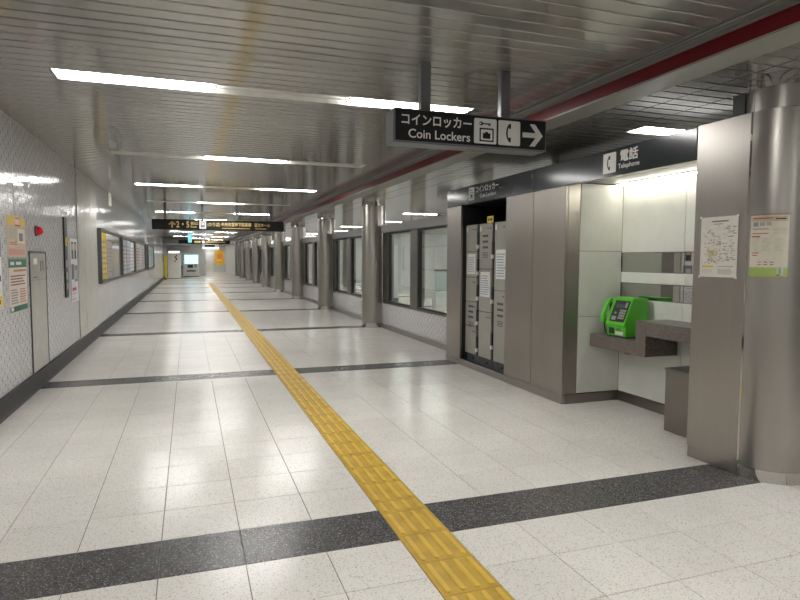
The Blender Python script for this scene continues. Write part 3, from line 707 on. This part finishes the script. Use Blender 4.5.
# handset hanging at the left side
fh = Fr((0, PY0+.06, 0), (1, 0, 0), (0, 0, 1))
hp = [(3.985, .855), (3.965, .875), (3.975, .95), (4.02, 1.06), (4.05, 1.105), (4.085, 1.11), (4.095, 1.085), (4.06, 1.055), (4.035, 1.03), (4.0, .95), (3.998, .905), (4.03, .885), (4.03, .855)]
hs_ = obj('handset', MB().poly(fh, hp, .0, .048), M['green'], ph, bevel=.006, seg=2)
obj('cradle', MB().box(4.06, 4.15, PY0, PY0+.04, .84, 1.07), M['phoneblack'], ph, bevel=.004)
cpts = MB(); prev = None; ring = []
for i in range(25):
    t = i/24; p = Vector((3.998+.03*t, PY0+.036-.03*t, .857-.095*math.sin(t*PI)))
    ring.append([(p.x+.006*math.cos(a), p.y+.006*math.sin(a), p.z+.002*math.sin(a)) for a in [2*PI*k/6 for k in range(6)]])
for i in range(24): cpts.add(ring[i]+ring[i+1], [(k, (k+1) % 6, 6+(k+1) % 6, 6+k) for k in range(6)])
obj('cord', cpts, M['phoneblack'], ph, smooth=True)

# ------------------------------------------------------------------ columns
def arc_pts(cx, cy, r, a0, a1, n): return [(cx+r*math.cos(math.radians(a0+(a1-a0)*i/n)), cy+r*math.sin(math.radians(a0+(a1-a0)*i/n))) for i in range(n+1)]
def column(y, name_label, group='steel clad round columns'):
    t = thing('column', name_label, 'column', (CX, y, 0), group)
    o = obj('shaft', MB().cyl(CX, y, .262, .10, 2.635, 48), M['steel_b'], t, smooth=True)
    obj('base_ring', MB().cyl(CX, y, .266, 0, .10, 48), M['chrome'], t, smooth=True)
    obj('collar', MB().cyl(CX, y, .256, 2.635, ZL-.001, 48), M['chrome'], t, smooth=True)
    return t
cl_ = ['', '', 'first past the coin lockers', 'second past the coin lockers', 'third past the coin lockers', 'fourth past the coin lockers', 'fifth past the coin lockers', 'sixth past the coin lockers', 'seventh past the coin lockers', 'eighth past the coin lockers', 'ninth past the coin lockers', 'tenth past the coin lockers']
for k in range(2, 11): column(COLY[k], f'round brushed steel column, {cl_[k]}')
# near column with a flat steel wing at its far side
nc = thing('column', 'large steel column with two notices at the right edge of the picture', 'column', (CX+.02, COLY[0], 0))
ccx, ccy, R0 = 3.855, 3.09, .27
FX = ccx-R0
def shell(pts, z0, z1, thick=None):
    n = len(pts); vs_ = [(x, y, z0) for x, y in pts]+[(x, y, z1) for x, y in pts]
    return MB().add(vs_, [(i+1, i, n+i, n+i+1) for i in range(n-1)])
arc = arc_pts(ccx, ccy, R0, 180, 360, 48)
clad = shell(arc, .085, ZH1); clad.add([(x, y, ZH1) for x, y in arc], [tuple(range(len(arc)))])
obj('curved_cladding', clad, M['steel_b'], nc, smooth=True)
obj('wing_panel', MB().box(FX, FX+.04, 3.105, 3.555, .085, ZH1), M['steel'], nc, bevel=.002)
obj('wing_return', MB().box(FX+.041, BX-.01, 3.525, 3.555, .0, ZH1), M['steel'], nc, bevel=.002)
obj('seam_bar', MB().box(FX-.003, FX+.03, 3.088, 3.103, .0, ZH1+.0), M['chrome'], nc)
obj('seam_rod', MB().cyl(FX+.02, 3.096, .006, ZH1, ZL-.001, 10), M['chrome'], nc)
obj('wing_plinth', MB().box(FX+.004, FX+.04, 3.105, 3.55, 0, .083), M['steel'], nc, bevel=.002)
obj('curved_plinth', shell(arc_pts(ccx, ccy, R0-.002, 180, 360, 48), 0, .083), M['chrome'], nc, smooth=True)
obj('infill', MB().box(ccx-.2, ccx+R0, ccy, 3.52, 0, ZH1-.003), M['void'], nc)
obj('shaft', MB().cyl(CX+.01, 3.05, .245, ZH1+.001, 2.635, 48), M['steel_b'], nc, smooth=True)
obj('collar', MB().cyl(CX+.01, 3.05, .24, 2.635, ZL-.001, 48), M['chrome'], nc, smooth=True)
obj('junction_box', MB().box(FX+.07, FX+.14, 3.22, 3.32, ZH1+.002, ZH1+.16), M['lockdark'], nc)
# notices on the near column
poster('notice_poster', 'white map notice with small yellow title taped to the flat steel wing', 'poster', F_right(FX-.001, 3.487, 1.378), .318, .432, (.72, .69, .62),
       [(.3, .91, .75, .935, (.2, .2, .2)), (.35, .87, .6, .885, (.3, .3, .3)), (.06, .16, .38, .19, Yl), (.5, .17, .92, .18, Gy)]
       + [(u, v, u+.02+random.random()*.09, v+.004+random.random()*.016, (.30+random.random()*.2, .31, .28)) for u, v in [(.1+.78*random.random(), .22+.62*random.random()) for _ in range(150)]]
       + [(.12+.5*random.random(), .3+.2*random.random(), .15+.55*random.random(), .32+.2*random.random(), (.60, .55, .30)) for _ in range(4)]
       + lines(.5, .05, .9, .15, 5, (.4, .4, .4)) + lines(.08, .06, .36, .14, 4, (.55, .55, .5)),
       clips=[(0, 0), (1, 0), (0, 1), (1, 1)])
# curved notice: follows the cladding
cn = thing('notice_poster', 'cream notice with red and green print wrapped on the curved steel column', 'poster', (FX, 2.9, 1.39))
A0, A1 = 184, 232
def carc(u, v, r):
    a = math.radians(A0+(A1-A0)*u); return (ccx+r*math.cos(a), ccy+r*math.sin(a), 1.392+.405*v)
def cpatch(mb, u0, v0, u1, v1, r, mi=0):
    n = max(1, int((u1-u0)*16+.5)); vs_ = []
    for i in range(n+1): u = u0+(u1-u0)*i/n; vs_ += [carc(u, v0, r), carc(u, v1, r)]
    return mb.add(vs_, [(2*i+2, 2*i, 2*i+1, 2*i+3)[::-1] for i in range(n)], mi)
obj('sheet', cpatch(MB(), 0, 0, 1, 1, R0+.003), ink((.72, .67, .56)), cn)
q = MB(); pc = [(.6, .48, .36), (.45, .04, .03), (.02, .02, .02), (.35, .48, .13), (.45, .45, .40), (.25, .33, .38), (.66, .65, .58), (.3, .3, .3)]
def cb_(u0, v0, u1, v1, mi, k=0): cpatch(q, u0, v0, u1, v1, R0+.0036+.0004*k, mi)
cb_(.04, .90, .96, .98, 0); cb_(.08, .945, .6, .96, 1, 1); cb_(.66, .93, .92, .95, 2, 1); cb_(0, 0, 1, .15, 3); cb_(.74, .02, .9, .17, 6, 1); cb_(.78, .04, .84, .15, 7, 2); cb_(.72, .02, .82, .035, 2, 3)
cb_(.08, .82, .22, .89, 5, 0); cb_(.26, .83, .4, .89, 4, 0); cb_(.44, .83, .56, .89, 4, 0); cb_(.06, .77, .5, .785, 7); cb_(.06, .70, .5, .712, 1)
cb_(.04, .645, .28, .665, 1); cb_(.06, .38, .26, .395, 1); cb_(.08, .34, .22, .355, 1)
for i in range(3): cb_(.24+i*.16, .23, .33+i*.16, .242, 1 if i == 0 else 2); cb_(.24+i*.16, .19, .33+i*.16, .202, 1 if i == 0 else 2)
for c0, c1 in ((.04, .28), (.34, .6), (.66, .94)):
    for v in [.42+.022*i for i in range(10)]: cb_(c0, v, c0+(c1-c0)*(.7+.3*random.random()), v+.005, 4)
for v in [.70+.02*i for i in range(5)]: cb_(.62, v, .94, v+.005, 4)
obj('print', q, [ink(c) for c in pc], cn)
q = MB(); cpatch(q, -.02, 1.0, 1.03, 1.03, R0+.006); cpatch(q, -.02, -.03, 1.03, 0, R0+.006)
obj('holder_rail', q, ink((.33, .29, .2)), cn)

# ------------------------------------------------------------------ window wall past the lockers
wn = 0
def bay(y0, y1, idx):
    # y0/y1: column centres; two panes over a relief-tiled dado, open above the header
    global wn
    wn += 1
    t = sempty(f'window_{wn}', (XW, (y0+y1)/2, 0))
    a, b_ = y0+.26, y1-.26
    if idx == 0: a = YF0+.025
    obj('skirting', MB().box(XW-.03, XW+.12, a, b_, 0, .095), M['steel'], t)
    obj('dado', MB().box(XW, XW+.1, a, b_, .097, .545), M['walltile'], t)
    obj('sill', MB().box(XW-.015, XW+.12, a, b_, .547, .575), M['steel_dark'], t)
    obj('header', MB().box(XW-.06, XW+.12, a, b_, 2.05, 2.215), M['header'], t, bevel=.004)
    p = [(y0+1.12, y0+2.47), (y0+2.84, y0+4.22)]
    posts = [(a, p[0][0]), (p[0][1], p[1][0]), (p[1][1], b_)]
    for c, d in posts: obj('mullion', MB().box(XW-.02, XW+.12, c, d, .576, 2.049), M['steel_dark'] if c != a else M['steel'], t, bevel=.004)
    for c, d in p:
        f = MB(); e = .035
        f.box(XW, XW+.06, c+.001, c+e, .577, 2.048).box(XW, XW+.06, d-e, d-.001, .577, 2.048).box(XW, XW+.06, c+e, d-e, .577, .577+e).box(XW, XW+.06, c+e, d-e, 2.048-e, 2.048)
        obj('frame', f, M['black'], t)
        obj('pane', MB().box(XW+.028, XW+.034, c+e, d-e, .577+e, 2.048-e), M['glass'], t)
for k in range(1, 10): bay(COLY[k], COLY[k+1], k-1)
yp = thing('wall_poster', 'narrow yellow poster on the mullion beside a far column', 'poster', (XW-.02, COLY[4]+.5, .9))
fr = F_right(XW-.021, COLY[4]+.95, .8)
obj('sheet', MB().rect(fr, 0, 0, .6, 1.2, 0, .004), ink((.72, .6, .04)), yp)
obj('print', MB().rect(fr, .1, .2, .5, .5, .004, .005).rect(fr, .1, .7, .5, .75, .004, .005), ink(Gy), yp)
# hall behind the windows
struct('wall_hall', MB().box(XFAR, XFAR+.25, Y0, Y1, 0, ZL+.1), M['farwall'])
struct('wall_hall_near', MB().box(4.91, XFAR, 7.3, 7.5, 0, ZL+.09), M['farwall'])
for i, (x, y) in enumerate(((7.4, 14.5), (7.4, 19.3), (7.4, 24.1), (7.4, 28.9))):
    t = thing('column', ['round steel column in the hall behind the windows, nearest', 'round steel column in the hall behind the windows, second', 'round steel column in the hall behind the windows, third', 'round steel column in the hall behind the windows, fourth'][i], 'column', (x, y, 0), 'columns in the hall behind the windows')
    obj('shaft', MB().cyl(x, y, .27, .1, ZL-.001, 32), M['steel_b'], t, smooth=True); obj('base_ring', MB().cyl(x, y, .275, 0, .1, 32), M['chrome'], t, smooth=True)
hsg = thing('hanging_sign', 'dark sign with white up arrow in the hall, seen above the window header', 'sign', (6, 12.6, 2.3))
obj('casing', MB().box(5.35, 6.9, 12.6, 12.75, 2.27, 2.52), M['signgrey'], hsg, bevel=.006)
fr = F_cam(5.35, 12.6, 2.27)
obj('face', MB().rect(fr, .02, .02, 1.53, .23, 0, .004), M['signblack'], hsg)
q = MB().poly(fr, [(.25, .08), (.38, .21), (.51, .08), (.45, .06), (.38, .12), (.31, .06)], .004, .006).rect(fr, .35, .03, .41, .15, .004, .006).rrect(fr, .58, .04, .98, .21, .01, .004, .006).rect(fr, 1.02, .08, 1.4, .16, .004, .006)
obj('lettering', q, M['print_white'], hsg)
for px in (5.75, 6.5): obj('hanger_post', MB().box(px-.03, px+.03, 12.65, 12.7, 2.52, ZL-.001), M['signgrey'], hsg)
gb = thing('ticket_barrier', 'grey green glazed barrier standing in the hall behind the nearest window', 'barrier', (7.2, 16.3, 0))
obj('base', MB().box(6.7, 8.3, 16.0, 16.3, 0, .55), M['farwall'], gb, bevel=.01)
obj('glass_screen', MB().box(6.75, 8.25, 16.13, 16.16, .55, 1.15), ink((.30, .36, .34)), gb)
obj('top_rail', MB().box(6.7, 8.3, 16.12, 16.17, 1.15, 1.19), M['steel_dark'], gb)
ap = thing('hall_advert', 'yellow and white advert stand in the hall seen through the second pane', 'advert', (5.6, 17.5, 0))
obj('board', MB().box(5.3, 5.75, 17.5, 17.56, .3, 1.9), ink((.72, .56, .05)), ap, bevel=.004)
obj('sheet', MB().box(5.76, 6.05, 17.5, 17.56, .3, 1.9), ink((.70, .74, .78)), ap)
obj('foot', MB().box(5.3, 6.05, 17.4, 17.66, 0, .3), M['lockdark'], ap)

# ------------------------------------------------------------------ far end
struct('wall_end', MB().box(XL-.3, XFAR+.3, Y1, Y1+.2, 0, ZC+.1), M['farwall'])
struct('wall_back', MB().box(XL-.3, XFAR+.3, Y0-.2, Y0, 0, ZC+.1), M['farwall'])
struct('wall_return', MB().box(XL, 1.35, 54.0, Y1-.001, 0, ZC-.001), M['farwall'])
struct('wall_far_right', MB().box(3.75, 4.1, COLY[10]+.3, Y1-.001, 0, ZL-.003), M['farwall'])
struct('ceiling_soffit', MB().box(XL+.035, .1, 43.0, 53.99, 2.45, ZC-.002), M['mould'])
d = struct('door_1', MB().box(1.6, 2.45, Y1-.05, Y1-.001, 0, 2.1), M['white'])
obj('door_handle', MB().box(1.68, 1.72, Y1-.1, Y1-.05, .95, 1.1), M['steel_dark'], d)
poster('wall_poster', 'large orange poster on the end wall of the corridor', 'poster', F_cam(2.6, Y1-.002, .75), .95, 1.55, (.86, .42, .03), [(.05, 0, .95, .18, Yl), (.25, .45, .75, .8, (.75, .28, .05)), (.2, .3, .8, .36, (.9, .7, .4))])
vm = thing('vending_machine', 'white drinks vending machine with glowing blue window at the far end', 'vending machine', (.2, 51, 0))
obj('cabinet', MB().box(-.42, .76, 50.6, 51.3, 0.05, 1.85), M['white'], vm, bevel=.02)
obj('foot', MB().box(-.38, .72, 50.65, 51.25, 0, .05), M['black'], vm)
obj('display_window', MB().box(-.32, .66, 50.58, 50.6, 1.05, 1.72), M['vendlit'], vm)
for r in range(3): obj('shelf', MB().box(-.32, .66, 50.57, 50.58, 1.18+r*.2, 1.21+r*.2), M['white'], vm)
obj('control_panel', MB().box(-.1, .3, 50.585, 50.6, .72, .95), M['black'], vm)
obj('coin_panel', MB().box(.4, .6, 50.585, 50.6, .75, 1.0), M['key'], vm)
obj('dispensing_flap', MB().box(-.18, .5, 50.58, 50.6, .42, .52), M['black'], vm)
wm = thing('white_machine', 'tall white machine with dark squiggle mark beside the vending machine', 'machine', (-1.2, 46, 0))
obj('cabinet', MB().box(-1.42, -.55, 46.0, 46.9, .04, 1.84), M['white'], wm, bevel=.015)
obj('foot', MB().box(-1.38, -.6, 46.05, 46.85, 0, .04), M['black'], wm)
obj('lamp_top', MB().box(-1.35, -.62, 46.0, 46.3, 1.85, 1.98), M['signlit'], wm)
fr = F_cam(-1.42, 46.0, .04)
q = MB()
for (a, b_, c, d2) in ((.55, 1.55, .62, 1.7), (.48, 1.42, .55, 1.57), (.55, 1.3, .64, 1.44), (.46, 1.15, .52, 1.3)): q.rect(fr, a, b_, c, d2, 0, .004)
obj('squiggle_mark', q, M['black'], wm)
yb_ = thing('advert_post', 'narrow yellow advert board beside the white machine', 'advert', (-1.5, 45, 0))
obj('board', MB().box(-1.60, -1.45, 44.6, 45.3, .1, 1.7), ink((.7, .55, .04)), yb_)
obj('foot', MB().box(-1.60, -1.45, 44.6, 45.3, 0, .1), M['black'], yb_)
rb = thing('recycling_bin', 'low grey bin between the white machine and the vending machine', 'bin', (-.5, 50.8, 0))
obj('body', MB().box(-.85, -.47, 50.65, 51.1, 0, .75), M['lockgrey'], rb, bevel=.01)
obj('lid', MB().box(-.86, -.46, 50.64, 51.11, .751, .85), M['lockdark'], rb, bevel=.01)
